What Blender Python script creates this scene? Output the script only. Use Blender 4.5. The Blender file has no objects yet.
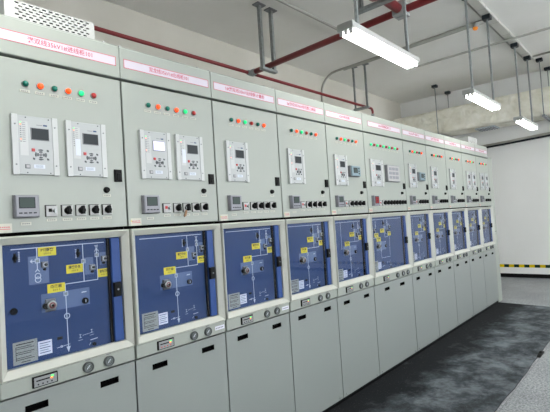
import bpy, bmesh, math, random
from mathutils import Vector, Matrix
random.seed(4)
C = bpy.context.scene.collection
PI = math.pi

# ------------------------------------------------------------------ materials
def lin(c):
    if isinstance(c, str):
        c = c.lstrip('#'); c = [int(c[i:i+2], 16)/255 for i in (0, 2, 4)]
    return tuple(((x/12.92) if x <= .04045 else ((x+.055)/1.055)**2.4) for x in c) + (1,)
MATS = {}
def mat(name, col, rough=.5, metal=0, emit=None, es=1, bump=None, vary=None, spec=None):
    m = bpy.data.materials.new(name); m.use_nodes = True
    nt = m.node_tree; b = nt.nodes['Principled BSDF']
    b.inputs['Base Color'].default_value = lin(col)
    b.inputs['Roughness'].default_value = rough
    b.inputs['Metallic'].default_value = metal
    if spec is not None: b.inputs['Specular IOR Level'].default_value = spec
    if emit: b.inputs['Emission Color'].default_value = lin(emit); b.inputs['Emission Strength'].default_value = es
    if vary or bump:
        geo = nt.nodes.new('ShaderNodeNewGeometry')
        n = nt.nodes.new('ShaderNodeTexNoise'); n.inputs['Scale'].default_value = (vary or bump)[0]; n.inputs['Detail'].default_value = 5
        nt.links.new(geo.outputs['Position'], n.inputs['Vector'])
        if vary:
            mr = nt.nodes.new('ShaderNodeMapRange'); mr.inputs['From Min'].default_value = .3; mr.inputs['From Max'].default_value = .7
            nt.links.new(n.outputs['Fac'], mr.inputs['Value'])
            mx = nt.nodes.new('ShaderNodeMix'); mx.data_type = 'RGBA'
            mx.inputs['A'].default_value = lin(col); mx.inputs['B'].default_value = lin(vary[1])
            nt.links.new(mr.outputs[0], mx.inputs['Factor']); nt.links.new(mx.outputs['Result'], b.inputs['Base Color'])
        if bump:
            bp = nt.nodes.new('ShaderNodeBump'); bp.inputs['Strength'].default_value = bump[1]; bp.inputs['Distance'].default_value = bump[2]
            n2 = nt.nodes.new('ShaderNodeTexNoise'); n2.inputs['Scale'].default_value = bump[0]; n2.inputs['Detail'].default_value = 10
            nt.links.new(geo.outputs['Position'], n2.inputs['Vector'])
            nt.links.new(n2.outputs['Fac'], bp.inputs['Height']); nt.links.new(bp.outputs['Normal'], b.inputs['Normal'])
    MATS[name] = m
    return m
PAINT = mat('cabinet paint', '#959b94', .42, bump=(260, .06, .001))
PAINT_SHADED = mat('cover paint', '#838987', .34, bump=(260, .06, .001))  # lower covers: cabinet paint again, its shade put into a darker colour
FRAME = mat('window frame paint', '#b8bab2', .4)
GASKET = mat('black gasket', '#080908', .9, spec=.1)
BLACK = mat('black plastic', '#060708', .5, spec=.15)
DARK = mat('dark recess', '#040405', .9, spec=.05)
BLUE = mat('mimic panel blue', '#1b3864', .5, bump=(600, .05, .001), spec=.3)
BLUEL = mat('door strip blue', '#28447c', .5, spec=.3)
PLATE = mat('translucent sheet blue', '#55678a', .3)
WHITE = mat('white print', '#c3cad6', .5)
RELAY = mat('relay face', '#a3a7a8', .4)
BRKT = mat('relay bracket', '#b2b5b5', .4)
KEYG = mat('keypad grey', '#4a4e52', .5)
SCREEN = mat('lcd dark', '#23292d', .4, spec=.2)
LCD = mat('lcd grey green', '#34413e', .4, spec=.2)
LCDON = mat('lcd lit', '#c9c6e6', .3, emit='#cdc8f0', es=.55)
METER = mat('meter body', '#7f8088', .4)
GREYP = mat('grey plastic', '#74767a', .45)
MAROON = mat('maroon plastic', '#5d3035', .4)
DISPG = mat('display face grey', '#85888a', .4)
LGREY = mat('light grey plastic', '#a2a3a4', .45)
KEYW = mat('switch plate white', '#adafae', .45)
CTRL = mat('blue grey plastic', '#6d838c', .4)
YEL = mat('yellow label', '#d6c321', .5)
INK = mat('black ink', '#15140f', .6)
TAG = mat('paper tag', '#b6b6aa', .6)
RED = mat('red print', '#c2485a', .6)
PINK = mat('name text pink red', '#b8455c', .6)
STRIP = mat('name strip', '#c2bcc8', .5)
METALTAG = mat('engraved plate', '#a7a9a3', .5, vary=(420, '#707470'))
STEEL = mat('steel', '#8f9494', .35, .8)
GALV = mat('galvanised steel', '#9ba09f', .5, .25, vary=(30, '#858b8a'))
DIALG = mat('dial face', '#666d6d', .3)
DIALR = mat('dial rim', '#3f4545', .35)
L_GREEN = mat('lamp green off', '#0b6c5c', .25)
L_GREENL = mat('lamp green lit', '#16b070', .3, emit='#20e080', es=.7)
L_OR = mat('lamp orange lit', '#f0501a', .3, emit='#ff4510', es=1.0)
L_RED = mat('lamp red off', '#b32a2a', .3)
LED_G = mat('led green', '#50d070', .4, emit='#50e060', es=1.2)
LED_O = mat('led orange', '#ff8040', .4, emit='#ff7030', es=1.2)
LED_R = mat('led red', '#b01828', .4, emit='#ff2030', es=.25)
REDP = mat('fire pipe red', '#7c2126', .4)
TUBE = mat('tube glow', '#ffffff', .4, emit='#fffdf6', es=16)
HOUSE = mat('light housing', '#b9bbb8', .45)
GOLD = mat('brown key tag', '#8a6748', .6)
PERF = mat('perforated cover white', '#b4b6b4', .45)
WALLW = mat('white wall paint', '#e6e7e6', .7, bump=(9, .1, .01), vary=(1.1, '#e0e1df'))
WALLB = mat('cream wall paint', '#cfccc3', .75, bump=(7, .15, .01), vary=(1.3, '#c4c1b7'))
CEIL = mat('ceiling paint', '#efeeeb', .8, bump=(5, .1, .01), vary=(.8, '#e4e3de'))
BASEB = mat('black baseboard', '#0a0b0c', .6, spec=.2)
CONDUIT = mat('grey conduit', '#a8a8a1', .5, .1)
TRUNKM = mat('trunking paint', '#b9b9b3', .5)
DUCT = mat('plaster wrap', '#f6f4ea', .85, vary=(5, '#dcd8c6'), bump=(9, 1, .05))
ORANGE = mat('sensor orange', '#e08828', .5, emit='#e08020', es=.3)
MIRROR = mat('foil', '#c4ccd2', .5)

def glass_mat():
    m = bpy.data.materials.new('clear glass'); m.use_nodes = True; nt = m.node_tree
    nt.nodes.remove(nt.nodes['Principled BSDF'])
    out = nt.nodes['Material Output']
    tr = nt.nodes.new('ShaderNodeBsdfTransparent'); tr.inputs[0].default_value = (.93, .95, .98, 1)
    gl = nt.nodes.new('ShaderNodeBsdfGlossy'); gl.inputs['Roughness'].default_value = .03
    fr = nt.nodes.new('ShaderNodeFresnel'); fr.inputs[0].default_value = 1.43
    mx = nt.nodes.new('ShaderNodeMixShader')
    ge = nt.nodes.new('ShaderNodeNewGeometry'); sb = nt.nodes.new('ShaderNodeMath'); sb.operation = 'SUBTRACT'; sb.inputs[0].default_value = 1
    ml = nt.nodes.new('ShaderNodeMath'); ml.operation = 'MULTIPLY'
    nt.links.new(ge.outputs['Backfacing'], sb.inputs[1]); nt.links.new(fr.outputs[0], ml.inputs[0]); nt.links.new(sb.outputs[0], ml.inputs[1])
    nt.links.new(ml.outputs[0], mx.inputs[0]); nt.links.new(tr.outputs[0], mx.inputs[1]); nt.links.new(gl.outputs[0], mx.inputs[2])
    nt.links.new(mx.outputs[0], out.inputs[0]); return m
GLASS = glass_mat()

def nodes(m):
    nt = m.node_tree; return nt, nt.nodes['Principled BSDF']
def floor_mat():
    m = mat('speckled stone tiles', '#8f9394', .45); nt, b = nodes(m)
    L = nt.links.new; N = nt.nodes.new
    geo = N('ShaderNodeNewGeometry')
    n1 = N('ShaderNodeTexNoise'); n1.inputs['Scale'].default_value = 55; n1.inputs['Detail'].default_value = 6; n1.inputs['Roughness'].default_value = .8
    n2 = N('ShaderNodeTexNoise'); n2.inputs['Scale'].default_value = 1.6; n2.inputs['Detail'].default_value = 10
    L(geo.outputs['Position'], n1.inputs['Vector']); L(geo.outputs['Position'], n2.inputs['Vector'])
    r1 = N('ShaderNodeValToRGB'); e = r1.color_ramp.elements
    e[0].position = .38; e[0].color = lin('#565a5e'); e[1].position = .62; e[1].color = lin('#c2c6c9')
    L(n1.outputs['Fac'], r1.inputs['Fac'])
    r2 = N('ShaderNodeValToRGB'); e = r2.color_ramp.elements
    e[0].position = .3; e[0].color = lin('#cfd0d0'); e[1].position = .7; e[1].color = (1, 1, 1, 1)
    L(n2.outputs['Fac'], r2.inputs['Fac'])
    mu = N('ShaderNodeMix'); mu.data_type = 'RGBA'; mu.blend_type = 'MULTIPLY'; mu.inputs['Factor'].default_value = 1
    L(r1.outputs['Color'], mu.inputs['A']); L(r2.outputs['Color'], mu.inputs['B'])
    mp = N('ShaderNodeMapping'); mp.inputs['Location'].default_value = (.35, -.24, 0)
    L(geo.outputs['Position'], mp.inputs['Vector'])
    br = N('ShaderNodeTexBrick'); br.offset = 0; br.inputs['Scale'].default_value = 1
    br.inputs['Brick Width'].default_value = .63; br.inputs['Row Height'].default_value = .63; br.inputs['Mortar Size'].default_value = .0022
    br.inputs['Mortar Smooth'].default_value = 0
    L(mp.outputs[0], br.inputs['Vector'])
    mx = N('ShaderNodeMix'); mx.data_type = 'RGBA'; mx.inputs['B'].default_value = lin('#6a6d6f')
    L(br.outputs['Fac'], mx.inputs['Factor']); L(mu.outputs['Result'], mx.inputs['A'])
    L(mx.outputs['Result'], b.inputs['Base Color']); return m
FLOOR = floor_mat()
def mat_mat():
    m = mat('black rubber mat', '#1c1f22', .85, spec=.2); nt, b = nodes(m)
    L = nt.links.new; N = nt.nodes.new
    geo = N('ShaderNodeNewGeometry'); sp = N('ShaderNodeSeparateXYZ'); L(geo.outputs['Position'], sp.inputs[0])
    mp = N('ShaderNodeMapping'); mp.inputs['Scale'].default_value = (1.6, 1.6, 1); mp.inputs['Rotation'].default_value = (0, 0, .5)
    L(geo.outputs['Position'], mp.inputs['Vector'])
    n1 = N('ShaderNodeTexNoise'); n1.inputs['Scale'].default_value = 2.4; n1.inputs['Detail'].default_value = 10; n1.inputs['Roughness'].default_value = .74; n1.inputs['Distortion'].default_value = .15
    L(mp.outputs[0], n1.inputs['Vector'])
    # dust lies where feet pass, away from the cabinets' foot
    mr = N('ShaderNodeMapRange'); mr.inputs['From Min'].default_value = -.12; mr.inputs['From Max'].default_value = -.5
    mr.inputs['To Min'].default_value = -.24; mr.inputs['To Max'].default_value = .05
    L(sp.outputs['Y'], mr.inputs['Value'])
    ad = N('ShaderNodeMath'); ad.operation = 'ADD'; L(n1.outputs['Fac'], ad.inputs[0]); L(mr.outputs[0], ad.inputs[1])
    r = N('ShaderNodeValToRGB'); e = r.color_ramp.elements
    e[0].position = .36; e[0].color = lin('#14171a'); e[1].position = .70; e[1].color = lin('#747b80')
    x = r.color_ramp.elements.new(.5); x.color = lin('#3b4145')
    L(ad.outputs[0], r.inputs['Fac'])
    n2 = N('ShaderNodeTexNoise'); n2.inputs['Scale'].default_value = 120; n2.inputs['Detail'].default_value = 3
    L(geo.outputs['Position'], n2.inputs['Vector'])
    r2 = N('ShaderNodeValToRGB'); e = r2.color_ramp.elements; e[0].position = .66; e[0].color = (0, 0, 0, 1); e[1].position = .74; e[1].color = (.12, .12, .12, 1)
    L(n2.outputs['Fac'], r2.inputs['Fac'])
    mx = N('ShaderNodeMix'); mx.data_type = 'RGBA'; mx.blend_type = 'ADD'; mx.inputs['Factor'].default_value = 1
    L(r.outputs['Color'], mx.inputs['A']); L(r2.outputs['Color'], mx.inputs['B']); L(mx.outputs['Result'], b.inputs['Base Color'])
    return m
MATM = mat_mat()
def tape_mat():
    m = mat('yellow and black tape', '#d8b410', .6, spec=.2); nt, b = nodes(m)
    L = nt.links.new; N = nt.nodes.new
    geo = N('ShaderNodeNewGeometry'); sp = N('ShaderNodeSeparateXYZ'); L(geo.outputs['Position'], sp.inputs[0])
    a = N('ShaderNodeMath'); a.operation = 'ADD'; a.inputs[1].default_value = 10-.452+.0; L(sp.outputs['Y'], a.inputs[0])
    d = N('ShaderNodeMath'); d.operation = 'DIVIDE'; d.inputs[1].default_value = .1875; L(a.outputs[0], d.inputs[0])
    f = N('ShaderNodeMath'); f.operation = 'FRACT'; L(d.outputs[0], f.inputs[0])
    # offset so that a yellow band spans y .452 to .546
    s = N('ShaderNodeMath'); s.operation = 'SUBTRACT'; s.inputs[1].default_value = 0; L(f.outputs[0], s.inputs[0])
    g = N('ShaderNodeMath'); g.operation = 'GREATER_THAN'; g.inputs[1].default_value = .5; L(s.outputs[0], g.inputs[0])
    mx = N('ShaderNodeMix'); mx.data_type = 'RGBA'; mx.inputs['A'].default_value = lin('#d8bc00'); mx.inputs['B'].default_value = lin('#0c2f1a')
    L(g.outputs[0], mx.inputs['Factor']); L(mx.outputs['Result'], b.inputs['Base Color']); return m
TAPE = tape_mat()

# ------------------------------------------------------------------ mesh builder
class MB:
    def __init__(s): s.v = []; s.f = []; s.mi = []; s.m = []; s.sm = []
    def mid(s, m):
        if m not in s.m: s.m.append(m)
        return s.m.index(m)
    def poly(s, pts, m, smooth=False):
        b = len(s.v); s.v += [tuple(p) for p in pts]; s.f.append(tuple(range(b, b+len(pts)))); s.mi.append(s.mid(m)); s.sm.append(smooth)
    def box(s, x0, x1, y0, y1, z0, z1, m, c=0, front=None):
        # c: chamfer of the edges round the front (-y) face
        b = len(s.v)
        s.v += [(x0+c, y0, z0+c), (x1-c, y0, z0+c), (x1-c, y0, z1-c), (x0+c, y0, z1-c)]
        yc = y0+c
        if c: s.v += [(x0, yc, z0), (x1, yc, z0), (x1, yc, z1), (x0, yc, z1)]
        s.v += [(x0, y1, z0), (x1, y1, z0), (x1, y1, z1), (x0, y1, z1)]
        fs = [(0, 1, 2, 3)]; k = 0
        for _ in range(2 if c else 1):
            for i in range(4):
                j = (i+1) % 4; fs.append((k+i, k+4+i, k+4+j, k+j))
            k += 4
        fs.append((k+3, k+2, k+1, k))
        for i, f in enumerate(fs):
            s.f.append(tuple(b+q for q in f)); s.mi.append(s.mid(front if (front and i == 0) else m)); s.sm.append(False)
        return s
    def ring(s, c, r, axis, n):
        ax = Vector(axis).normalized()
        u = ax.orthogonal().normalized(); w = ax.cross(u)
        return [tuple(Vector(c)+u*(r*math.cos(2*PI*i/n))+w*(r*math.sin(2*PI*i/n))) for i in range(n)]
    def lathe(s, org, axis, prof, m, n=16, mats=None, smooth=True):
        # prof: list of (distance along axis, radius)
        ax = Vector(axis).normalized(); rings = []
        b = len(s.v)
        for d, r in prof: s.v += s.ring(Vector(org)+ax*d, max(r, 1e-5), axis, n)
        for k in range(len(prof)-1):
            for i in range(n):
                j = (i+1) % n
                s.f.append((b+k*n+i, b+k*n+j, b+(k+1)*n+j, b+(k+1)*n+i)); s.mi.append(s.mid(mats[k] if mats else m)); s.sm.append(smooth)
        s.f.append(tuple(b+i for i in range(n))[::-1]); s.mi.append(s.mid(mats[0] if mats else m)); s.sm.append(False)
        q = b+(len(prof)-1)*n
        s.f.append(tuple(q+i for i in range(n))); s.mi.append(s.mid(mats[-1] if mats else m)); s.sm.append(False)
        return s
    def cyl(s, a, c, r, m, n=12):
        a = Vector(a); c = Vector(c); return s.lathe(a, c-a, [(0, r), ((c-a).length, r)], m, n)
    def tube(s, pts, r, m, n=10):
        pts = [Vector(p) for p in pts]; b = len(s.v); prev = None
        for k, p in enumerate(pts):
            t = (pts[min(k+1, len(pts)-1)]-pts[max(k-1, 0)]).normalized()
            u = (prev - t*prev.dot(t)).normalized() if prev else t.orthogonal().normalized()
            prev = u; w = t.cross(u)
            s.v += [tuple(p+u*(r*math.cos(2*PI*i/n))+w*(r*math.sin(2*PI*i/n))) for i in range(n)]
        for k in range(len(pts)-1):
            for i in range(n):
                j = (i+1) % n
                s.f.append((b+k*n+i, b+k*n+j, b+(k+1)*n+j, b+(k+1)*n+i)); s.mi.append(s.mid(m)); s.sm.append(True)
        s.f.append(tuple(b+i for i in range(n))[::-1]); s.mi.append(s.mid(m)); s.sm.append(False)
        q = b+(len(pts)-1)*n; s.f.append(tuple(q+i for i in range(n))); s.mi.append(s.mid(m)); s.sm.append(False)
        return s
    # flat strokes and discs on a front (x,z) surface at depth y, with a little thickness
    def line(s, x0, z0, x1, z1, w, y, m, t=.0006):
        d = Vector((x1-x0, z1-z0)); d.normalize(); n = Vector((-d.y, d.x))*(w/2); e = d*(w/2)
        P = [(x0-e.x-n.x, z0-e.y-n.y), (x1+e.x-n.x, z1+e.y-n.y), (x1+e.x+n.x, z1+e.y+n.y), (x0-e.x+n.x, z0-e.y+n.y)]
        s.prism(P, y-t, y, m); return s
    def prism(s, P, y0, y1, m):
        n = len(P); b = len(s.v); s.v += [(p[0], y0, p[1]) for p in P]+[(p[0], y1, p[1]) for p in P]
        s.f.append(tuple(range(b, b+n))); s.f.append(tuple(range(b+2*n-1, b+n-1, -1)))
        for i in range(n):
            j = (i+1) % n; s.f.append((b+i, b+n+i, b+n+j, b+j))
        for _ in range(n+2): s.mi.append(s.mid(m)); s.sm.append(False)
        return s
    def circ(s, x, z, r, w, y, m, n=20, t=.0006):
        for i in range(n):
            a, c = 2*PI*i/n, 2*PI*(i+1)/n
            s.prism([(x+(r-w/2)*math.cos(a), z+(r-w/2)*math.sin(a)), (x+(r+w/2)*math.cos(a), z+(r+w/2)*math.sin(a)),
                     (x+(r+w/2)*math.cos(c), z+(r+w/2)*math.sin(c)), (x+(r-w/2)*math.cos(c), z+(r-w/2)*math.sin(c))], y-t, y, m)
        return s
    def disc(s, x, z, r, y0, y1, m, n=16): return s.lathe((x, y1, z), (0, -1, 0), [(0, r), (y1-y0, r)], m, n)
    def mesh(s, name):
        me = bpy.data.meshes.new(name); me.from_pydata(s.v, [], s.f)
        for m in s.m: me.materials.append(m)
        me.polygons.foreach_set('material_index', s.mi); me.polygons.foreach_set('use_smooth', s.sm); me.update()
        bm = bmesh.new(); bm.from_mesh(me); bmesh.ops.recalc_face_normals(bm, faces=bm.faces[:]); bm.to_mesh(me); bm.free()
        return me
CACHE = {}
def put(name, key, fn, parent=None, loc=(0, 0, 0), label=None):
    """one object; its mesh is shared by every object built under the same key"""
    if key is None or key not in CACHE:
        r = fn(); me = r if isinstance(r, bpy.types.Mesh) else r.mesh(name)
        if key is not None: CACHE[key] = me
    else: me = CACHE[key]
    o = bpy.data.objects.new(name, me); C.objects.link(o); o.location = loc
    if parent: o.parent = parent
    if label: o['label'] = label
    return o
def thing(name, label, cat, loc=(0, 0, 0), group=None, mesh=None):
    o = bpy.data.objects.new(name, mesh); C.objects.link(o); o.location = loc
    o['label'] = label; o['category'] = cat
    if group: o['group'] = group
    return o
def struct(name, mb):
    o = put(name, None, lambda: mb); o['kind'] = 'structure'; return o
def text_mesh(txt, size, m, w=None, bold=0):
    cu = bpy.data.curves.new('lettering', 'FONT'); cu.body = txt; cu.size = size; cu.align_x = 'CENTER'; cu.align_y = 'CENTER'
    cu.resolution_u = 2; cu.extrude = .0002; cu.offset = bold
    o = bpy.data.objects.new('lettering', cu); C.objects.link(o); bpy.context.view_layer.update()
    dg = bpy.context.evaluated_depsgraph_get()
    me = bpy.data.meshes.new_from_object(o.evaluated_get(dg)); bpy.data.objects.remove(o)
    me.transform(Matrix.Rotation(PI/2, 4, 'X'))
    if w and len(me.vertices):
        xs = [v.co.x for v in me.vertices]; k = w/(max(xs)-min(xs)); c = (max(xs)+min(xs))/2
        me.transform(Matrix.Diagonal((k, 1, 1, 1)) @ Matrix.Translation((-c, 0, 0)))
    me.materials.clear(); me.materials.append(m); return me

# ------------------------------------------------------------------ devices
def tagstrip(P, x, z, w=.036, h=.011, y=0):
    def f():
        b = MB(); b.box(-w/2, w/2, -.0015, 0, -h/2, h/2, TAG)
        random.seed(int(w*1000))
        for k in range(4): b.box(-w*.34+k*w*.19, -w*.34+k*w*.19+w*.11, -.0019, -.0014, -h*.22, h*.22, GREYP)
        return b
    put('name_tag', ('tag', w, h), f, P, (x, y, z))
LM = {'g': (L_GREEN, 'unlit green indicator lamp'), 'G': (L_GREENL, 'lit green indicator lamp'),
      'o': (L_OR, 'lit orange indicator lamp'), 'r': (L_RED, 'unlit red indicator lamp')}
def lamp(P, x, z, k):
    def bz(): return MB().lathe((0, 0, 0), (0, -1, 0), [(0, .0145), (.004, .0145), (.006, .0125)], STEEL, 18)
    o = put('indicator_lamp', 'lampbz', bz, P, (x, 0, z), LM[k][1])
    put('lens', 'lens'+k, lambda: MB().lathe((0, -.005, 0), (0, -1, 0), [(0, .0125), (.005, .0125), (.010, .0105), (.013, .006), (.014, .001)], LM[k][0], 18), o, (0, 0, 0))
    tagstrip(P, x-.002, z-.031, .040, .012)
def relay(P, x0, z0, w, h, lit=False, tape=False, orange2=True):
    key = ('relay', round(w, 3), round(h, 3), tape)
    o = put('protection_relay', key, lambda: relay_body(w, h, tape), P, (x0, 0, z0))
    y = -.0125
    for u in (.065, .935):
        put('mounting_bracket', ('brk', w, h), lambda: MB().box(-w*.062, w*.062, -.016, 0, 0, h*1.02, BRKT, .001), o, (w*u, -.0, -h*.01))
    put('screen', ('scr', w, h, lit), lambda: MB().box(-w*.2, w*.2, -.003, 0, -h*.105, h*.105, GREYP, .001).box(-w*.185, w*.185, -.0034, -.001, -h*.095, h*.095, LCDON if lit else SCREEN),
        o, (w*.6, y, h*.70), 'lit pale lavender screen' if lit else None)
    def keypad():
        b = MB(); r = h*.092
        b.disc(0, 0, r*.28, -.004, 0, GREYP, 10)
        for q in range(4):
            for (ra, rb, s) in ((.46, .66, .5), (.84, 1.02, .42)):
                a = q*PI/2
                pts = [(r*ra*math.cos(a-s), r*ra*math.sin(a-s)), (r*rb*math.cos(a-s), r*rb*math.sin(a-s)), (r*rb*1.03*math.cos(a), r*rb*1.03*math.sin(a)),
                       (r*rb*math.cos(a+s), r*rb*math.sin(a+s)), (r*ra*math.cos(a+s), r*ra*math.sin(a+s))]
                b.prism(pts, -.003, 0, KEYG)
        for sx, sz in ((1, 1), (1, -1), (-1, -1)):
            b.prism([(sx*r*1.25-r*.16, sz*r*.8-r*.12), (sx*r*1.25+r*.16, sz*r*.8-r*.2), (sx*r*1.25+r*.16, sz*r*.8+r*.12), (sx*r*1.25-r*.16, sz*r*.8+r*.2)], -.003, 0, KEYG)
        return b
    put('keypad', ('kp', h), keypad, o, (w*.6, y, h*.345))
    put('reset_button', ('rb', h), lambda: MB().box(-.0065, .0065, -.004, 0, -.0065, .0065, L_RED, .001), o, (w*.44, y, h*.42), 'red button')
    def leds():
        b = MB()
        for i in range(10): b.disc(-w*.05, h*.16-i*h*.036, .003, -.001, 0, LED_G if i == 0 else (LED_O if i in (1,) or (i == 8 and not tape) else GREYP), 6)
        for i in range(10): b.box(-w*.02, w*.05, -.0006, 0, h*.155-i*h*.036, h*.165-i*h*.036, GREYP)
        return b
    put('status_lights', ('led', h, w, tape), leds, o, (w*.24, y, h*.72))
    put('socket', ('sock', h), lambda: MB().box(-.010, .010, -.003, 0, -.009, .009, GREYP, .001).box(-.006, .006, -.0033, -.001, -.005, .005, LGREY), o, (w*.31, y, h*.135))
    def stk():
        b = MB().box(-w*.12, w*.12, -.001, 0, -.008, .008, WHITE)
        for k in range(3): b.box(-w*.09, w*.08, -.0014, -.0008, .0035-k*.004, .005-k*.004, CTRL)
        return b
    put('sticker', ('stk', w), stk, o, (w*.56, y, h*.14))
    put('maker_mark', 'mm', lambda: MB().box(-.008, .008, -.0006, 0, -.003, .003, BLUE).box(-.036, -.012, -.0005, 0, -.0018, .0008, GREYP), o, (w*.72, y, h*.86))
    return o
def relay_body(w, h, tape):
    b = MB().box(w*.03, w*.97, -.0125, 0, 0, h, RELAY, .0015)
    b.box(w*.17, w*.34, -.0131, -.012, h*.32, h*.90, BRKT)
    for u in (.07, .93):
        for v in (.16, .84): b.disc(w*u, h*v, .0035, -.0185, -.012, GREYP, 8)
    for u in (.3, .8):
        for v in (.03, .97): b.disc(w*u, h*v, .0025, -.014, -.012, SCREEN, 8)
    if tape: b.box(w*.22, w*.34, -.0137, -.0129, h*.38, h*.68, WHITE)
    return b
def meter(P, x0, z0, kind='lcd', w=.093):
    def f():
        b = MB().box(0, w, -.030, 0, 0, w, METER, .004)
        b.box(-.002, w+.002, -.006, 0, -.002, w+.002, GREYP, .001); return b
    o = put('power_meter', ('met', w), f, P, (x0, 0, z0))
    if kind == 'lcd':
        put('screen', ('ms', w), lambda: MB().box(w*.14, w*.82, -.0312, -.029, w*.40, w*.90, SCREEN).box(w*.18, w*.78, -.0318, -.030, w*.44, w*.86, LCD), o, (0, 0, 0))
        for k in range(4):
            put('button', 'mb', lambda: MB().box(-.006, .006, -.0325, -.029, -.0025, .0025, SCREEN, .0005), o, (w*(.2+.2*k), 0, w*.19))
    else:
        put('screen', 'msr', lambda: MB().box(w*.12, w*.9, -.0312, -.029, w*.2, w*.92, BLACK), o, (0, 0, 0), 'red digit display on black')
        for k in range(3):
            def dg():
                b = MB()
                for q in range(4):
                    x = w*(.26+.15*q)
                    for (a, c, d, e) in ((0, 0, 1, 0), (0, 1, 1, 1), (0, 2, 1, 2), (0, 0, 0, 2), (1, 0, 1, 2)):
                        b.line(x+a*.007, c*.007, x+d*.007, e*.007, .0016, -.031, LED_R)
                return b
            put('digits', 'dg', dg, o, (0, 0, w*(.27+.22*k)))
    tagstrip(P, x0+w*.5, z0-.026, .042, .013)
def panelswitch(P, x, z, first=None):
    s = .0235
    def plate():
        b = MB().box(-s-.003, s-.002, -.004, 0, -s-.001, s+.003, BLACK)
        return b.box(-s, s, -.008, 0, -s, s, KEYW if not first else LGREY, .001)
    o = put('selector_switch' if not first else 'key_switch', ('sw', bool(first)), plate, P, (x, 0, z))
    if first:
        put('window', ('sww', first), lambda: MB().box(-.014, .000, -.0095, -.007, -.004, .011, BLACK if first == 'k' else L_RED), o, (0, 0, 0), 'red window' if first == 'r' else None)
        put('key', 'swk', lambda: MB().lathe((.010, -.008, 0), (0, -1, 0), [(0, .006), (.012, .005)], STEEL, 10).box(.007, .013, -.022, -.018, -.012, .010, STEEL), o)
    else:
        put('knob', 'swknob', lambda: MB().lathe((0, -.008, 0), (0, -1, 0), [(0, .016), (.006, .0155), (.018, .013), (.020, .011)], BLACK, 16).prism([(-.006, -.017), (.006, -.017), (.005, .018), (0, .021), (-.005, .018)], -.034, -.012, BLACK), o)
    tagstrip(P, x, z-.039, .044, .011)
def pushbutton(P, x, z):
    put('push_button', 'pb', lambda: MB().lathe((0, 0, 0), (0, -1, 0), [(0, .015), (.006, .015), (.007, .012), (.016, .012), (.018, .010)], BLACK, 18), P, (x, 0, z))
    tagstrip(P, x+.002, z-.027, .040, .012)
def dial(P, x, z):
    o = put('pressure_dial', 'dial', lambda: MB().lathe((0, 0, 0), (0, -1, 0), [(0, .025), (.010, .025), (.013, .022), (.013, .019), (.008, .018)], DIALR, 24, [DIALR, DIALR, DIALR, DIALR, DIALG]), P, (x, -.010, z))
    put('pointer', 'ptr', lambda: MB().line(-.008, -.006, .006, .008, .003, -.0086, WHITE).circ(0, 0, .012, .002, -.0084, SCREEN, 14), o)
    put('name_tag', 'dtag', lambda: MB().box(-.011, .011, -.001, 0, -.003, .003, GREYP), P, (x, -.011, z+.033))
def display(P, x0, z0, cols):
    def f():
        b = MB().box(0, .100, -.010, 0, 0, .045, BLACK, .001).box(.005, .095, -.0112, -.009, .004, .041, DISPG)
        b.box(.013, .066, -.0118, -.011, .025, .030, BLACK)
        return b
    o = put('voltage_display', 'disp', f, P, (x0, -.010, z0))
    put('status_lights', ('dl', cols), lambda: MB().box(.071, .083, -.0122, -.011, .030, .037, LED_G).box(.069, .079, -.0122, -.011, .023, .029, LED_O), o)
    for k in range(4):
        put('test_point', ('tp', cols), lambda: MB().disc(0, 0, .0033, -.0128, -.011, L_RED if cols == 'r' else SCREEN, 8), o, (.020+k*.018, 0, .0125))
YB = .03   # depth of the blue panel's face
def knobbox(P, x, z):
    o = put('operating_socket', 'kb', lambda: MB().box(-.013, .013, -.012, 0, -.013, .013, GREYP, .002).disc(0, 0, .0095, -.014, -.011, KEYW, 12), P, (x, YB, z))
    put('knob', 'kbk', lambda: MB().disc(.001, 0, .0062, -.020, -.013, BLACK, 10).disc(-.001, -.020, .006, -.010, 0, BLACK, 8), o)
def yellow(P, x0, z0, t, w=.076, h=.039):
    o = put('circuit_label', ('yl', w, h), lambda: MB().box(0, w, -.0014, 0, 0, h, YEL), P, (x0, YB, z0))
    put('lettering', ('ylt', t), lambda: text_mesh(t, h*.42, INK, min(w*.7, .016*len(t)), .0003), o, (w/2, -.0016, h*.66))
    put('lettering', 'yl2', lambda: text_mesh('1011', h*.3, INK, w*.35), o, (w/2, -.0016, h*.27))
def sheet(P, x0, x1, z0, z1):
    put('backing_sheet', ('sh', round(x1-x0, 3), round(z1-z0, 3)), lambda: MB().box(0, x1-x0, -.0008, 0, 0, z1-z0, PLATE), P, (x0, YB, z0), 'paler blue sheet')
def node(b, x, z, s=.0085):
    y = YB-.0012
    for a, c, d, e in ((-s, -s, s, -s), (s, -s, s, s), (s, s, -s, s), (-s, s, -s, -s)): b.line(x+a, z+c, x+d, z+e, .0025, y, WHITE)
    b.disc(x, z, s*.75, y-.002, y, STEEL, 10)
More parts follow.
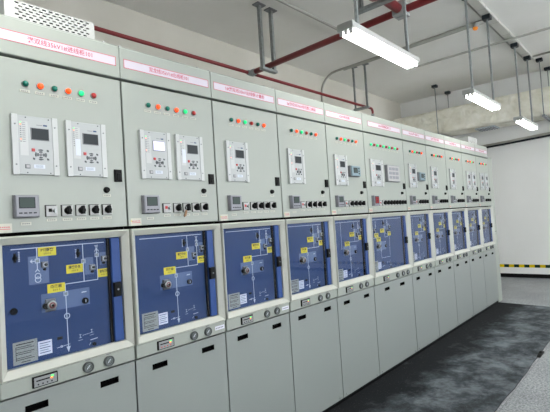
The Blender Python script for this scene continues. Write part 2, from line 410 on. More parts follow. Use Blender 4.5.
def mimic(P, W, vt=False, left=False, wide=False):
    ox = .0
    o = put('mimic_panel', ('blue', W), lambda: MB().box(.036, W-.02, YB, .044, .933, 1.462, BLUE), P)
    b = MB(); LW = .0034; y = YB-.0006
    b.line(.078, 1.428, W-.118, 1.428, .0035, y, WHITE)
    def gnd(x, z, s=.016):
        for k in range(3): b.line(x-s*(1-.3*k)/2, z-k*.006, x+s*(1-.3*k)/2, z-k*.006, .0025, y, WHITE)
    X = .033 if wide else 0
    vx = .378-(.05 if wide else 0)
    b.line(vx, 1.428, vx, 1.254, LW, y, WHITE); b.line(vx+.066, 1.40, vx+.066, 1.254, LW, y, WHITE)
    b.line(vx+.056, 1.388, vx+.066, 1.402, LW*.8, y, WHITE); b.line(vx+.076, 1.388, vx+.066, 1.402, LW*.8, y, WHITE)
    gnd(vx+.066, 1.416)
    if not wide:
        b.line(.291, 1.254, vx+.066, 1.254, LW, y, WHITE); b.line(.291, 1.254, .293, .965, LW, y, WHITE)
        b.prism([(.284, .975), (.302, .975), (.293, .950)], y-.0006, y, WHITE)
        b.circ(.293, 1.111, .0115, .0035, y, WHITE)
        node(b, .292, 1.211)
    else:
        b.line(vx+.01, 1.254, vx+.066, 1.254, LW, y, WHITE)
        b.line(.425, 1.254, .415, 1.075, LW, y, WHITE); b.line(.243, 1.06, .415, 1.06, LW, y, WHITE); b.line(.243, 1.06, .243, 1.25, LW, y, WHITE)
        b.circ(.243, 1.13, .009, .003, y, WHITE); b.line(.09, 1.428, .09, 1.255, LW, y, WHITE); b.line(.09, 1.255, .16, 1.255, LW, y, WHITE); b.line(.16, 1.255, .16, 1.40, LW, y, WHITE)
        gnd(.16, 1.41); node(b, .09, 1.35); node(b, .16, 1.37); node(b, .243, 1.205)
    node(b, vx, 1.348); node(b, vx+.066, 1.371)
    if vt:
        b.line(.177, 1.428, .177, 1.335, LW, y, WHITE); node(b, .178, 1.371)
        b.line(.150, 1.371, .168, 1.371, .0035, y, WHITE); b.line(.150, 1.371, .157, 1.378, .003, y, WHITE); b.line(.150, 1.371, .157, 1.364, .003, y, WHITE)
        b.line(.177, 1.335, .169, 1.325, .003, y, WHITE); b.line(.177, 1.335, .185, 1.325, .003, y, WHITE)
        b.circ(.178, 1.306, .0115, .003, y, WHITE); b.circ(.178, 1.290, .0115, .003, y, WHITE)
        for k in range(6): b.line(.105, 1.415-k*.0075, .108, 1.415-k*.0075, .0035, y, WHITE)
    if left: b.line(.165, 1.428, .165, 1.22, LW, y, WHITE); b.circ(.165, 1.21, .006, .002, y, WHITE)
    for k in range(6): b.line(vx-.034, 1.405-k*.0075, vx-.031, 1.405-k*.0075, .0035, y, WHITE)
    # legend symbols low on the panel
    b.line(.244, .980, .300, .984, .002, y, WHITE); b.circ(.263, .982, .0045, .002, y, WHITE, 8)
    for q, z in ((.348, 1.0), (.402, 1.012)):
        b.line(q, z, q, z+.014, .0016, y, WHITE); b.line(q-.006, z, q+.006, z+.001, .0016, y, WHITE); b.line(q-.004, z+.014, q+.004, z+.014, .0016, y, WHITE)
        b.line(q-.009, z-.011, q+.009, z-.010, .0014, y, WHITE)
    for k in range(4): b.line(.360+k*.009, 1.008+k*.001, .363+k*.009, 1.0085+k*.001, .0022, y, WHITE)
    b.line(.395, .979, .428, .981, .003, y, WHITE); b.line(.388, .957, .395, .966, .002, y, WHITE)
    put('single_line_diagram', ('dia', W, vt, left), lambda: b, o, (0, 0, 0), 'white line diagram')
    slot = lambda: MB().box(-.0045, .0045, -.006, 0, -.019, .019, BLACK).box(-.008, .008, -.012, 0, -.008, .006, BLACK, .001)
    if vt:
        sheet(o, .141, .224, 1.271, 1.392); knobbox(o, .206, 1.352); yellow(o, .182, 1.389, 'PT隔离')
        put('lever', 'slot', slot, o, (.090, YB, 1.392))
    sheet(o, vx+.006, vx+.048, 1.283, 1.363); sheet(o, vx+.080, vx+.112, 1.322, 1.381)
    knobbox(o, vx+.040, 1.315); knobbox(o, vx+.099, 1.350)
    put('lever', 'slot', slot, o, (vx-.023, YB, 1.388))
    yellow(o, vx-.079, 1.299, '隔离开关'); yellow(o, vx+.068, 1.263, '接地刀闸', .060)
    if wide:
        yellow(o, .131, 1.262, '隔离开关', .074); yellow(o, .166, 1.220, '断路器', .078)
        knobbox(o, .070, 1.29); knobbox(o, .128, 1.335); knobbox(o, .075, 1.37); bx, bz = .189, 1.178
        sheet(o, .150, .343, 1.135, 1.216); kx = .335
        put('lever', 'slot', slot, o, (.055, YB, 1.345))
    else:
        yellow(o, .214, 1.224, '断路器'); bx, bz = .223, 1.173; kx = .377
        sheet(o, .187, .401, 1.145, 1.224)
    def brk():
        m = MB().box(-.021, .021, -.010, 0, -.027, .027, GREYP, .003)
        m.lathe((0, -.010, 0), (0, -1, 0), [(0, .021), (.012, .021), (.014, .014), (.014, .007), (.020, .006)], DIALR, 16, [DIALR, STEEL, MAROON, STEEL, BLACK]); return m
    kn = put('breaker_handle', 'brk', brk, o, (bx, YB-.0008, bz))
    put('locking_tab', 'brkt', lambda: MB().disc(-.021, -.002, .012, -.020, 0, BLACK, 12), kn)
    put('key_lock', 'kl', lambda: MB().disc(0, 0, .014, -.010, 0, BLACK, 18).line(0, -.005, 0, .005, .003, -.010, WHITE), o, (kx, YB-.0008, bz-.008))
    for dx in (-.008, .004): put('lettering', 'ltk', lambda: MB().line(-.004, 0, .003, .001, .0045, 0, WHITE), o, (kx+dx, YB-.001, bz+.032))
    if vt: put('plug', 'plug', lambda: MB().disc(0, 0, .0145, -.004, 0, BLACK, 18), o, (.078, YB, 1.172))
    put('hole_cover', 'hc', lambda: MB().disc(0, 0, .0085, -.008, 0, BLACK, 12), o, (.411, YB, .957))
    put('counter_window', 'cw', lambda: MB().box(-.011, .011, -.003, 0, -.006, .006, BLACK), o, (.257, YB, 1.020))
    def rate():
        m = MB().box(0, .095, -.001, 0, 0, .093, METALTAG)
        m.box(.012, .080, -.0014, -.0009, .080, .084, INK)
        for k in range(8):
            if k % 3 != 2: m.box(.010, .070+.012*(k % 2), -.0014, -.0009, .070-k*.0075, .0725-k*.0075, INK)
        m.box(.010, .012, -.0014, -.0009, .015, .073, INK); m.box(.03, .066, -.0014, -.0009, .006, .009, INK)
        return m
    put('rating_plate', 'rate', rate, o, (.0685, YB, .950), 'grey engraved rating plate')
    def wl():
        m = MB().box(0, .057, -.001, 0, 0, .060, mat_w)
        for k in range(5): m.box(.006, .05-.008*(k % 2), -.0014, -.0009, .049-k*.010, .052-k*.010, CTRL if k % 2 else BLUE)
        return m
    put('instruction_sticker', 'wl', wl, o, (.166, YB, .965), 'white sticker')
mat_w = mat('white paper', '#d2d3e0', .6)

# ------------------------------------------------------------------ the cabinets
ZT = 2.246
def rcv(W, y, m, holes):
    """front cover slab with real recesses cut through it: grid of boxes round the holes"""
    b = MB(); x0, x1, z0, z1 = .0045, W-.0045, .035, .829
    h0, h1 = holes[0][2], holes[0][3]
    b.box(x0, x1, 0, .044, z0, h0, m); b.box(x0, x1, 0, .044, h1, z1, m)
    xs = [x0]
    for a, c, _, _ in holes: xs += [a, c]
    xs.append(x1)
    for k in range(0, len(xs), 2): b.box(xs[k], xs[k+1], 0, .044, h0, h1, m)
    return b
def cabinet(i, x0, W, spec, label, text):
    P = thing('switchgear_cabinet', label, 'electrical cabinet', (x0, 0, 0), 'switchgear cabinets standing in one row')
    S = W-.6
    put('body', ('body', W), lambda: MB().box(.0006, W-.0006, .045, 1.5, .0, 2.24, PAINT, 0, GASKET), P)
    put('plinth', ('pl', W), lambda: MB().box(.0006, W-.0006, .012, .044, .0, .031, BLACK), P)
    def head():
        b = MB().box(.0012, W-.0012, .0, .60, ZT+.004, 2.412, PAINT, .003)
        b.box(.004, W-.004, .006, .61, 2.412, 2.418, PAINT); return b
    put('header_box', ('head', W), head, P)
    for ex in (.04, W-.05):
        put('roof_bolt', 'eye', lambda: MB().lathe((0, .06, 0), (0, 0, 1), [(0, .016), (.008, .016), (.009, .010), (.024, .010), (.028, .006)], LGREY, 10), P, (ex, 0, 2.418))
    # name strip
    nw = .557+S*.55; nx = .022+S*.35
    def strip():
        b = MB().box(0, nw, -.0012, 0, 0, .047, STRIP)
        for a in ((.001, .0015, nw-.001, .0015), (.001, .0455, nw-.001, .0455), (.0015, .001, .0015, .046), (nw-.0015, .001, nw-.0015, .046)): b.line(*a, .0028, -.0012, RED, .0004)
        return b
    ns = put('name_strip', ('ns', W), strip, P, (nx, 0, 2.308))
    tw = {1: .29, 2: .26, 3: .36, 4: .36, 5: .17}.get(i, .26)
    put('lettering', None, lambda: text_mesh(text, .028, PINK, tw, .0003), ns, ({1: .29}.get(i, nw/2), -.0016, .0235), 'pinkish red lettering')
    # doors
    put('control_door', ('cd', W), lambda: MB().box(.0045, W-.0045, 0, .044, 1.499, 2.236, PAINT, .002), P)
    n = len(spec['lamps']); pit = .0603
    lx = .150 if n == 6 else .122
    for k, c in enumerate(spec['lamps']): lamp(P, lx+k*pit, 2.134, c)
    z0 = 1.742
    rl = spec['relays']
    if rl == 2:
        relay(P, .085, z0, .187, .251, lit=(i == 2)); relay(P, .308, z0, .190, .251, tape=True)
    elif rl == 'narrow':
        relay(P, .115, z0, .165, .251); relay(P, .335, z0, .160, .251, tape=True)
    elif rl == 'wide':
        relay(P, .075, z0, .238, .251)
        def pn():
            b = MB().box(0, .265, -.030, 0, 0, .165, GREYP, .002).box(.006, .259, -.033, -.029, .006, .159, LGREY, .002)
            for k in range(3):
                for q in range(3): b.box(.03+k*.07, .085+k*.07, -.0345, -.032, .03+q*.042, .058+q*.042, METER, .001)
            return b
        put('alarm_unit', 'pn', pn, P, (.368, 0, 1.788))
    else: relay(P, .085, z0, .188, .251)
    if spec.get('ctrl'):
        o = put('controller', 'ctl', lambda: MB().box(0, .148, -.030, 0, 0, .094, GREYP, .003).box(.004, .144, -.042, -.028, .004, .090, CTRL, .003), P, (.294, 0, 1.817), 'blue grey controller')
        put('screen', 'cts', lambda: MB().box(.03, .095, -.0432, -.041, .030, .075, SCREEN).box(.04, .085, -.0438, -.042, .036, .068, LCD), o)
        for k in range(3): put('button', 'ctb', lambda: MB().box(-.007, .007, -.045, -.041, -.006, .006, LCD, .001), o, (.118, 0, .025+k*.022))
    meter(P, .083-(.008 if i > 4 and i < 7 else 0), 1.5595, 'red' if i == 6 else 'lcd')
    if i == 6:
        panelswitch(P, .232, 1.583, 'r')
        for k in range(8): panelswitch(P, .300+k*.062, 1.583)
    else:
        panelswitch(P, .234, 1.584, 'k' if i == 1 else 'r')
        for k in range(4): panelswitch(P, .302+k*.0635, 1.584)
    pushbutton(P, .494+S, 1.680)
    o = put('door_handle', 'dh', lambda: MB().box(-.019, .019, -.012, 0, -.030, .030, BLACK, .003).box(-.010, .010, -.015, -.010, -.022, .012, BLACK, .002), P, (.557+S, 0, 1.751))
    def warn():
        b = MB().box(0, .060, -.001, 0, 0, .038, TAG).box(.006, .054, -.0014, -.0009, .014, .0165, RED)
        for k in range(6): b.box(.006+k*.008, .011+k*.008, -.0014, -.0009, .021, .0255, RED)
        return b.box(.001, .004, -.0014, -.0009, .02, .03, YEL)
    put('warning_sticker', 'wst', warn, P, (.016, 0, 1.499), 'white sticker with red lettering')
    # window
    def frame():
        b = MB()
        def loop(ins, y, l=None):
            a, c, d, e = ins; return [(a, y, d), (c, y, d), (c, y, e), (a, y, e)]
        L = [loop((.0075, W-.0075, .9055, 1.484), .044), loop((0.0075, W-.0075, .9055, 1.484), -.014), loop((.010, W-.010, .9085, 1.481), -.020),
             loop((.013, W-.013, .913, 1.477), -.022), loop((.035, W-.036, .940, 1.451), .002), loop((.038, W-.039, .942, 1.449), .006), loop((.038, W-.039, .942, 1.449), .0295)]
        for k in range(len(L)-1):
            for i_ in range(4):
                j = (i_+1) % 4; b.poly([L[k][i_], L[k][j], L[k+1][j], L[k+1][i_]], FRAME)
        return b
    put('window_frame', ('wf', W), frame, P)
    put('instrument_strip', ('is', W), lambda: MB().box(.0055, W-.0055, -.010, .044, .8385, .9045, PAINT, .003), P)
    mimic(P, W, vt=(i == 1), left=(i in (5, 7)), wide=(i == 6))
    # sliding glass with its blue edge strip and black latch
    def pane(): return MB().box(.0385, W-.108, .006, .010, .946, 1.445, GLASS)
    put('glass_pane', ('gp', W), pane, P, (0, 0, 0), 'clear glass')
    def es():
        b = MB().box(W-.094, W-.047, .006, .0295, .945, 1.446, BLUEL, .003)
        b.box(W-.107, W-.0945, .018, .0295, .945, 1.446, BLACK); b.box(W-.0465, W-.040, .02, .0295, .945, 1.446, BLACK); return b  # black boxes paint the shade of the gaps beside the strip
    st = put('door_strip', ('es', W), es, P)
    put('latch', 'lat', lambda: MB().box(0, .037, -.010, .006, 0, .068, BLACK, .003).disc(.019, .034, .005, -.0115, -.009, GREYP, 8), st, (W-.094, 0, 1.162))
    display(P, .122+(.05 if i == 6 else 0), .850, 'r' if i == 2 else 'k')
    for dx in ((.358, .458) if i != 6 else (.456, .58, .685)): dial(P, dx, .8705)
    if i in (2, 3):
        def note():
            b = MB().box(0, .07, -.001, 0, 0, .022, mat_w)
            for k in range(5): b.box(.005+k*.012, .013+k*.012, -.0014, -.0009, .007, .015, METER)
            return b
        put('sticker', 'note', note, P, (.515, -.010, .862))
    # lower cover with two recessed grips
    hs = [(.095, .187), (.417, .509)] if i != 6 else [(.2, .3), (.52, .622)]
    put('lower_cover', ('lc', W), lambda: rcv(W, 0, PAINT_SHADED, [(a, c, .7535, .7835) for a, c in hs]), P)
    for a, c in hs:
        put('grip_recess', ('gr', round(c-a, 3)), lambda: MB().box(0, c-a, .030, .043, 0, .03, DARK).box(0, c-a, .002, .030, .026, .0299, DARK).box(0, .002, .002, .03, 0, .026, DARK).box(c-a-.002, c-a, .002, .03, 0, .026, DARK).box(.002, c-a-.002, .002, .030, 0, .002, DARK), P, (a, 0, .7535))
    for bx_ in (.05, W-.05):
        put('bolt', 'blt', lambda: MB().lathe((0, 0, 0), (0, -1, 0), [(0, .008), (.005, .008), (.006, .004)], STEEL, 8), P, (bx_, 0, .052))
    return P
A, B_ = 'gogoGr', 'goGrgo'
specs = [
 (dict(lamps=A, relays=2), 'grey-green switchgear cabinet nearest the camera, under the white slotted box', '港双线35kV1#进线柜101'),
 (dict(lamps=A, relays=2), 'grey-green cabinet with two relays, one screen lit pale lavender', '双龙线35kV1#出线柜101'),
 (dict(lamps=B_, relays=1), 'single-relay cabinet just right of the cabinet with the lit lavender screen', '1#港双线35kV出线侧计量柜'),
 (dict(lamps=B_, relays=1), 'single-relay cabinet directly left of the nearer cabinet with a blue-grey controller', '2#港双线35kV母线侧刀闸柜'),
 (dict(lamps=B_, relays=1, ctrl=1), 'cabinet with a blue-grey controller beside its relay, directly left of the widest cabinet', '35kV母线柜'),
 (dict(lamps='GrGrGrGrGr', relays='wide'), 'widest cabinet, ten red and green lamps in a row and red digit meter', '35kV母联隔离柜112'),
 (dict(lamps=B_, relays=1, ctrl=1), 'cabinet with a blue-grey controller beside its relay, directly right of the widest cabinet', '35kVPT柜11'),
 (dict(lamps=B_, relays=1), 'fourth cabinet from the far end of the row, single relay, beside the farther blue-grey controller', '2#主变进线柜'),
 (dict(lamps=B_, relays=1), 'third cabinet from the far end of the row, single relay, left of the two-relay pair', '2#出线柜102'),
 (dict(lamps=A, relays='narrow'), 'second last cabinet at the far end, two narrow relays', '双龙线35kV2#柜'),
 (dict(lamps=A, relays='narrow'), 'last cabinet at the far end of the row beside the plain end panel', '港双线35kV2#柜'),
]
x = 0
for i, (sp, lab, tx) in enumerate(specs, 1):
    W = .81 if i == 6 else .6
    cabinet(i, round(x, 4), W, sp, lab, tx); x += W
XE = x
b = MB().box(XE+.002, XE+.2, .0, 1.5, .0, 2.262, PAINT, .003); b.box(XE+.03, XE+.17, -.0012, 0, 1.09, 1.094, GASKET)
o = thing('end_panel', 'plain narrow grey-green panel closing the far end of the cabinet row', 'panel', mesh=b.mesh('end_panel'))
# brown tag on the key of the second cabinet
def kt():
    b = MB().tube([(0, 0, 0), (.002, -.004, -.014), (0, 0, -.026)], .0018, STEEL, 6)
    b.prism([(-.004, -.024), (.008, -.022), (-.002, -.056), (-.014, -.060), (-.016, -.052)], -.003, .001, GOLD); return b
thing('key_tag', 'small brown tag hanging from a key on the second cabinet from the left', 'key tag', (.935, -.036, 1.592), mesh=kt().mesh('key_tag'))

# perforated box on the roof
def perf(x0, x1, y0, y1, z0, z1, cols, rows, margin):
    b = MB(); cw = (x1-x0-margin*1.6)/cols; rh = (z1-z0-.006)/rows
    b.box(x0, x0+margin, y0, y0+.002, z0, z1, PERF)
    xa = x0+margin
    for r in range(rows):
        za = z0+.003+r*rh; off = (r % 2)*cw/2
        def cell(xs, w, hole=True):
            X0, X1, Z0, Z1 = xs, xs+w, za, za+rh
            if not hole: b.poly([(X0, y0, Z0), (X1, y0, Z0), (X1, y0, Z1), (X0, y0, Z1)], PERF); return
            mx_, mz = (X0+X1)/2, (Z0+Z1)/2; hw, hh = w*.31, rh*.24
            o_ = [(X0, y0, Z0), (mx_, y0, Z0), (X1, y0, Z0), (X1, y0, mz), (X1, y0, Z1), (mx_, y0, Z1), (X0, y0, Z1), (X0, y0, mz)]
            q = [(mx_-hw*.8, y0, mz-hh), (mx_, y0, mz-hh), (mx_+hw*.8, y0, mz-hh), (mx_+hw, y0, mz), (mx_+hw*.8, y0, mz+hh), (mx_, y0, mz+hh), (mx_-hw*.8, y0, mz+hh), (mx_-hw, y0, mz)]
            for k in range(8):
                j = (k+1) % 8; b.poly([o_[k], o_[j], q[j], q[k]], PERF)
        xs = xa
        if off: cell(xs, off, False); xs += off
        for c in range(cols-(1 if off else 0)): cell(xs, cw); xs += cw
        if off: cell(xs, cw-off, False)
    xb = xa+cw*cols
    b.box(xb, x1, y0, y0+.002, z0, z1, PERF)
    for z in (z0, z1-.003): b.box(xa, xb, y0, y0+.002, z, z+.003, PERF)
    b.box(x0, x1, y0+.002, y1, z1-.002, z1, PERF)       # top
    b.box(x0, x0+.002, y0+.002, y1, z0, z1-.002, PERF); b.box(x1-.002, x1, y0+.002, y1, z0, z1-.002, PERF)
    b.box(x0+.002, x1-.002, y1-.002, y1, z0, z1-.002, PERF)
    b.box(x0+.002, x1-.002, y0+.03, y1-.002, z0, z0+.09, DARK)  # solid dark block inside
    return b
b = perf(.115, .527, .10, .34, 2.4185, 2.545, 12, 9, .036)
thing('slotted_cover_box', 'white slotted metal box on the roof of the nearest cabinet', 'metal box', mesh=b.mesh('slotted_cover_box'))
b = perf(6.28, 6.68, .10, .34, 2.4185, 2.555, 12, 9, .03)
thing('slotted_cover_box', 'small white slotted metal box on the roof at the far end of the row', 'metal box', mesh=b.mesh('slotted_cover_box'))

# ------------------------------------------------------------------ room
ZC, YBK, XF, XN, YF = 4.114, 2.6, 9.487, -5.0, -6.5
struct('floor', MB().box(XN, XF, YF, YBK, -.1, 0, FLOOR))
struct('ceiling', MB().box(XN, XF, YF, YBK, ZC, ZC+.15, CEIL))
struct('wall_back', MB().box(XN, XF, YBK, YBK+.15, 0, ZC, WALLB))
struct('wall_right', MB().box(XF, XF+.15, YF, YBK, 0, ZC, WALLW))
def wall_holes(x0, x1, y0, y1, hs, zz, m, along):
    b = MB(); a = x0 if along == 'x' else y0; e = x1 if along == 'x' else y1
    def seg(p, q, za, zb):
        if along == 'x': b.box(p, q, y0, y1, za, zb, m)
        else: b.box(x0, x1, p, q, za, zb, m)
    seg(a, e, 0, zz[0]); seg(a, e, zz[1], ZC); c = a
    for p, q in hs: seg(c, p, zz[0], zz[1]); c = q
    seg(c, e, zz[0], zz[1]); return b
WH = [(-1.9+2.3*k, -.2+2.3*k) for k in range(5)]  # openings for unseen windows, added to brighten the room
struct('wall_front', wall_holes(XN, XF, YF-.15, YF, WH, (1.55, 3.65), WALLW, 'x'))
struct('wall_left', MB().box(XN-.15, XN, YF, YBK, 0, ZC, WALLW))
for k, (p, q) in enumerate(WH, 1):
    b = MB()
    def bar(a, c, za, zb):
        b.box(a, c, YF-.10, YF-.05, za, zb, FRAME)
    bar(p, p+.05, 1.55, 3.65); bar(q-.05, q, 1.55, 3.65); bar(p+.05, q-.05, 1.55, 1.6); bar(p+.05, q-.05, 3.6, 3.65); bar((p+q)/2-.025, (p+q)/2+.025, 1.6, 3.6)
    struct('window_%d' % k, b)
struct('baseboard_right', MB().box(XF-.012, XF, YF, YBK, 0, .078, BASEB))
thing('hazard_tape', 'yellow and dark green striped tape on the white far wall above the baseboard', 'tape', mesh=MB().box(XF-.0015, XF, YF, 2.55, .206, .267, TAPE).mesh('hazard_tape'))
# rubber mat
def matmesh():
    random.seed(9); n = 60; x0, x1 = -2.2, 6.78
    top, bot = [], []
    for k in range(n+1):
        X = x0+(x1-x0)*k/n
        top.append((X, .008)); bot.append((X+(-.10 if k == n else 0), -1.0+.006*math.sin(X*3.1)+random.uniform(-.004, .004)))
    P = bot+top[::-1]
    m = MB(); b0 = len(m.v); N = len(P)
    m.v += [(p[0], p[1], .006) for p in P]+[(p[0], p[1], 0) for p in P]
    for k in range(n): m.f.append((k, k+1, N-2-k, N-1-k)); m.mi.append(m.mid(MATM)); m.sm.append(False)
    for k in range(n): m.f.append((N+k, N+N-1-k, N+N-2-k, N+k+1)); m.mi.append(m.mid(MATM)); m.sm.append(False)
    for k in range(N):
        j = (k+1) % N; m.f.append((k, k+N, j+N, j)); m.mi.append(m.mid(BASEB)); m.sm.append(False)
    return m
thing('rubber_mat', 'long dusty black rubber mat on the floor along the cabinet row', 'mat', mesh=matmesh().mesh('rubber_mat'))
b = MB().prism([(-.11, 0), (.10, 0), (.07, .018), (.02, .022), (-.05, .012)], -.016, .016, BASEB)
b.prism([(.0, .02), (.05, .02), (.04, .028), (.01, .028)], -.010, .010, BASEB)
thing('rubber_scrap', 'small curled black scrap lying at the outer edge of the rubber mat', 'scrap', (4.36, -1.01, .0062), mesh=b.mesh('rubber_scrap'))

# ------------------------------------------------------------------ lights
YL = -.395
def light(x0, label, y=YL, rods=(.18, 1.05), zr=ZC):
    P = thing('tube_light', label, 'ceiling light', (x0, y, 2.78), 'hanging triple tube lights')
    def hs():
        b = MB().box(0, 1.14, -.066, .066, .036, .078, HOUSE)
        b.box(0, .03, -.062, .062, .030, .085, HOUSE); b.box(1.11, 1.14, -.062, .062, .030, .085, HOUSE); return b
    put('housing', 'hs', hs, P)
    for yy in (-.040, 0, .040):
        put('tube', 'tube', lambda: MB().cyl((.032, 0, .018), (1.108, 0, .018), .0145, TUBE, 12), P, (0, yy, 0))
        for e in (.012, 1.115): put('lamp_holder', 'lh', lambda: MB().box(-.001, .018, -.012, .012, .0, .041, LGREY), P, (e-.008+.003, yy, 0))
    for r in rods:
        put('hanging_rod', ('rod', zr), lambda: MB().box(-.011, .011, -.011, .011, .085, zr-2.78-.03, GALV).box(-.05, .05, -.05, .05, zr-2.78-.06, zr-2.78, SCREEN), P, (r, 0, 0))
ZR = ZC-.042
light(2.15, 'nearest hanging triple tube light, brightest and largest in the photo', zr=ZR)
light(4.80, 'middle one of the three hanging tube lights', zr=ZR)
light(7.15, 'farthest and smallest of the three hanging tube lights', zr=ZR)
light(-.62, 'hanging tube light overhead behind the camera, in line with the visible ones', zr=ZR)  # unseen fixture, added to brighten the room
for k, xx in enumerate((-1.9, .76, 3.42, 6.1)):  # second row of fixtures, unseen, added for more room light
    light(xx, ['hanging tube light of the aisle row nearest the near end wall', 'second hanging tube light of the aisle row away from the cabinets',
               'third hanging tube light of the aisle row away from the cabinets', 'hanging tube light of the aisle row nearest the far wall'][k], -3.6, zr=ZC)

# ------------------------------------------------------------------ trunking and conduits on the ceiling
b = MB().box(-1, 8.45, YL-.055, YL+.055, ZC-.042, ZC-.001, TRUNKM)
for k in range(16): b.box(-1+.6*k, -.985+.6*k, YL-.058, YL+.058, ZC-.044, ZC-.001, CONDUIT)
b.tube([(3.0, YL+.085, ZC-.014), (8.4, YL+.085, ZC-.014)], .012, CONDUIT)
thing('cable_trunking', 'pale cable trunking on the ceiling above the row of tube lights', 'cable trunking', mesh=b.mesh('cable_trunking'))
def arc(c, r, a0, a1, ax, n=6):
    out = []
    for k in range(n+1):
        a = a0+(a1-a0)*k/n; d = [0, 0, 0]; d[ax[0]] = r*math.cos(a); d[ax[1]] = r*math.sin(a); out.append(tuple(c[q]+d[q] for q in range(3)))
    return out
zc = ZC-.02
b = MB().tube([(1.2, 1.2, zc-.042), (6.9, 1.16, zc-.042)]+arc((6.9, 1.05, zc-.042), .11, PI/2, 0, (0, 1))+[(7.0, -6.4, zc-.042)], .018, CONDUIT)
thing('electrical_conduit', 'conduit running on the ceiling towards the nearest tube light, then across to the right', 'conduit', mesh=b.mesh('electrical_conduit'))
b = MB().tube([(6.15, YBK-.02, 2.5), (6.15, YBK-.02, 3.75)]+arc((6.15, YBK-.36, 3.76), .34, 0, PI/2, (1, 2))+[(6.1, 1.0, zc), (6.04, YL+.06, zc)], .020, CONDUIT)
b.tube([(6.19, 2.1, zc-.002), (6.16, 1.0, zc), (6.11, YL+.06, zc)], .016, CONDUIT)
thing('electrical_conduit', 'twin conduit rising up the back wall and bending across the ceiling above the hanging frame', 'conduit', mesh=b.mesh('electrical_conduit'))
b = MB().tube([(8.36, YL-.05, zc), (8.36, -6.4, zc)], .016, CONDUIT)
thing('electrical_conduit', 'short conduit leaving the far end of the ceiling trunking to the right', 'conduit', mesh=b.mesh('electrical_conduit'))
P = thing('smoke_detector', 'small white ceiling sensor with an orange underside beside the trunking', 'sensor', (6.03, -.19, ZC-.045))
put('base', None, lambda: MB().lathe((0, 0, 0), (0, 0, -1), [(0, .045), (.03, .045), (.04, .038)], LGREY, 18), P)
put('cap', None, lambda: MB().lathe((0, 0, -.04), (0, 0, -1), [(0, .034), (.025, .032), (.038, .018)], ORANGE, 18), P)
# ------------------------------------------------------------------ fire pipes
def pipe(name, label, pts, r, clamps=()):
    b = MB().tube(pts, r, REDP, 14)
    P = thing(name, label, 'pipe', mesh=b.mesh(name))
    for c, ax, rr, m in clamps:
        a = Vector(c); d = Vector(ax)
        put('coupling', None, lambda: MB().lathe(a-d*.5, d, [(0, rr*.8), (d.length*.15, rr), (d.length*.85, rr), (d.length, rr*.8)], m, 16), P, (0, 0, 0), 'grey pipe coupling' if m is not REDP else None)
    return P
pipe('fire_pipe', 'thin red pipe running along behind the cabinet tops, ending in a downward elbow', [(-2, 1.82, 3.355), (6.55, 1.82, 3.395)]+arc((6.56, 1.82, 3.335), .06, PI/2, 0, (0, 2))+[(6.62, 1.82, 2.9)], .021,
     [((3.48, 1.82, 3.381), (.12, 0, 0), .034, GALV), ((6.62, 1.82, 3.27), (0, 0, .06), .030, GALV)])
pipe('fire_pipe', 'red pipe crossing above the nearest tube light towards the back wall', [(3.47, 1.79, 3.375), (3.47, -.24, 3.43), (3.47, -6.4, 3.50)], .035,
     [((3.47, 1.76, 3.376), (0, .07, 0), .043, GALV), ((3.47, -.24, 3.43), (0, .13, 0), .058, GALV)])
pipe('fire_pipe', 'thick red pipe entering at the top edge of the photo and meeting the crossing pipe', [(-3, -.24, 3.445), (3.40, -.24, 3.432)], .045,
     [((2.93, -.24, 3.433), (.10, 0, 0), .078, REDP)])
def hanger(label, p, q, zb, s=.04, top=ZC, dark=True):
    P = thing('pipe_hanger', label, 'pipe hanger', (0, 0, 0))
    for (X, Y) in (p, q):
        put('hanger_rod', None, lambda: MB().box(X-s/2, X+s/2, Y-s/2, Y-s/2+.006, zb, top, GALV).box(X-s/2, X-s/2+.006, Y-s/2, Y+s/2, zb, top, GALV).box(X+s/2-.006, X+s/2, Y-s/2, Y+s/2, zb, top, GALV), P)
        put('ceiling_plate', None, lambda: MB().box(X-.07, X+.07, Y-.05, Y+.05, top-.012, top, GALV if not dark else GREYP), P)
    x0, x1 = min(p[0], q[0])-.03, max(p[0], q[0])+.03; y0, y1 = min(p[1], q[1])-.03, max(p[1], q[1])+.03
    put('cross_bar', None, lambda: MB().box(x0, x1, y0, y1, zb-.03, zb, GALV), P)
    return P
o = thing('pipe_clamp', 'grey square clamp where the thick red pipe meets the crossing pipe', 'pipe clamp', mesh=MB().box(3.40, 3.54, -.30, -.18, 3.375, 3.40, LGREY).box(3.40, 3.412, -.30, -.18, 3.40, 3.50, LGREY).box(3.528, 3.54, -.30, -.18, 3.40, 3.50, LGREY).mesh('pipe_clamp'))
hanger('pair of steel channels holding the crossing red pipe near the back pipe', (3.36, 1.5), (3.57, 1.5), 3.344)
hanger('pair of slim steel rods hanging from the ceiling around the thin back pipe', (6.24, 1.94), (6.26, 1.72), 3.36, .028)
hanger('heavy steel channel frame holding the thick red pipe at the top edge', (3.05, -.03), (3.05, -.37), 3.383, .055)
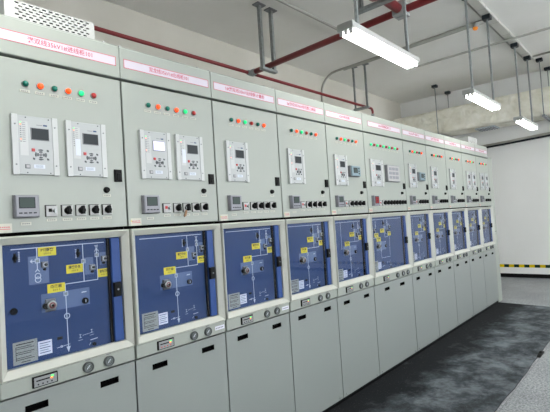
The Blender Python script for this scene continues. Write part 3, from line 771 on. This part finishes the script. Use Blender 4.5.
# ------------------------------------------------------------------ duct at the far wall
def ductmesh():
    b = MB(); random.seed(3); x0, x1, z0, z1 = 8.7, 9.34, 3.095, 3.585
    ys = [YF+.0]; 
    while ys[-1] < 2.55: ys.append(min(ys[-1]+.07, 2.55))
    nz = 8; rows = []
    for k, Y in enumerate(ys):
        seam = .028 if abs((Y+6.5) % 1.26-.63) < .04 else (.012 if abs((Y+6.5) % .42-.2) < .04 else 0)
        r = []
        for q in range(nz+1): r.append((x0-seam+random.uniform(-.011, .011), Y, z0+(z1-z0)*q/nz+random.uniform(-.004, .004)))
        for q in range(1, 7): r.append((x0+(x1-x0)*q/6, Y, z1+seam*.5+random.uniform(-.006, .006)))
        for q in range(1, 4): r.append((x1, Y, z1+(z0-z1)*q/3))
        for q in range(1, 6): r.append((x1+(x0-x1)*q/6, Y, z0+random.uniform(-.008, .004)))
        rows.append(r)
    n = len(rows[0]); b.v = [p for r in rows for p in r]
    for k in range(len(rows)-1):
        for i in range(n):
            j = (i+1) % n; b.f.append((k*n+i, k*n+j, (k+1)*n+j, (k+1)*n+i)); b.mi.append(b.mid(DUCT)); b.sm.append(True)
    b.f.append(tuple(range(n))); b.mi.append(0); b.sm.append(False)
    q = (len(rows)-1)*n; b.f.append(tuple(range(q, q+n))[::-1]); b.mi.append(0); b.sm.append(False)
    return b
thing('air_duct', 'long cream plaster-wrapped air duct hanging along the far wall under the ceiling', 'air duct', mesh=ductmesh().mesh('air_duct'))
for lab, Y in (('steel rod hanger holding the air duct just above the far cabinets', 1.43), ('steel rod hanger holding the air duct at the right edge of the photo', -.5)):
    P = thing('duct_hanger', lab, 'duct hanger', (0, Y, 0), 'rod hangers under the air duct')
    for X in (8.66, 9.40):
        put('hanger_rod', ('dr', X), lambda: MB().cyl((X, 0, 3.05), (X, 0, ZC), .009, GALV, 8), P)
        put('ceiling_plate', ('dp', X), lambda: MB().box(X-.05, X+.05, -.05, .05, ZC-.05, ZC, SCREEN), P)
    put('cross_bar', 'dcb', lambda: MB().box(8.62, 9.44, -.025, .025, 3.045, 3.085, GREYP), P)
def vent():
    b = MB().box(8.83, 9.2, .38, .75, 3.060, 3.084, MIRROR)
    for k in range(7): b.box(8.85, 9.18, .405+k*.048, .42+k*.048, 3.052, 3.060, GREYP)
    return b
thing('air_vent', 'grey air outlet on the underside of the duct beside the middle tube light', 'air vent', mesh=vent().mesh('air_vent'))
b = MB().tube([(9.44, .95, 2.772), (9.44, .3, 2.80), (9.44, -.6, 2.845), (9.44, -3, 2.94), (9.44, -6.4, 3.05)], .030, CONDUIT)
b.tube([(9.42, .95, 2.735), (9.42, .2, 2.765), (9.42, -.7, 2.81), (9.42, -3, 2.90), (9.42, -6.4, 3.01)], .020, SCREEN)
thing('wall_pipe', 'dark grey pipe fixed along the far wall below the air duct', 'pipe', mesh=b.mesh('wall_pipe'))

# ------------------------------------------------------------------ camera, world
cam = bpy.data.cameras.new('camera'); co = bpy.data.objects.new('camera', cam); C.objects.link(co)
F = Vector((0.74936288, 0.6613187, 0.0333595)); R = Vector((0.66193583, -0.74684889, -0.0637)); U = Vector((0.01721149, -0.06981627, 0.99741138))
M = Matrix(((R.x, U.x, -F.x), (R.y, U.y, -F.y), (R.z, U.z, -F.z))).to_4x4()
M.translation = Vector((-0.56446482, -2.01696325, 1.47910372)); co.matrix_world = M
cam.sensor_fit = 'HORIZONTAL'; cam.sensor_width = 36; cam.lens = 439.958/550*36; cam.clip_start = .05
sc = bpy.context.scene; sc.camera = co
w = bpy.data.worlds.new('world'); sc.world = w; w.use_nodes = True
w.node_tree.nodes['Background'].inputs[0].default_value = (.94, .97, 1, 1)
w.node_tree.nodes['Background'].inputs[1].default_value = 10  # bright even sky behind the added windows
sc.view_settings.view_transform = 'Standard'; sc.view_settings.look = 'None'; sc.view_settings.gamma = 1; sc.view_settings.exposure = .25
sc.view_settings.use_curve_mapping = False
sc.cycles.use_denoising = True; sc.cycles.max_bounces = 8; sc.cycles.diffuse_bounces = 5
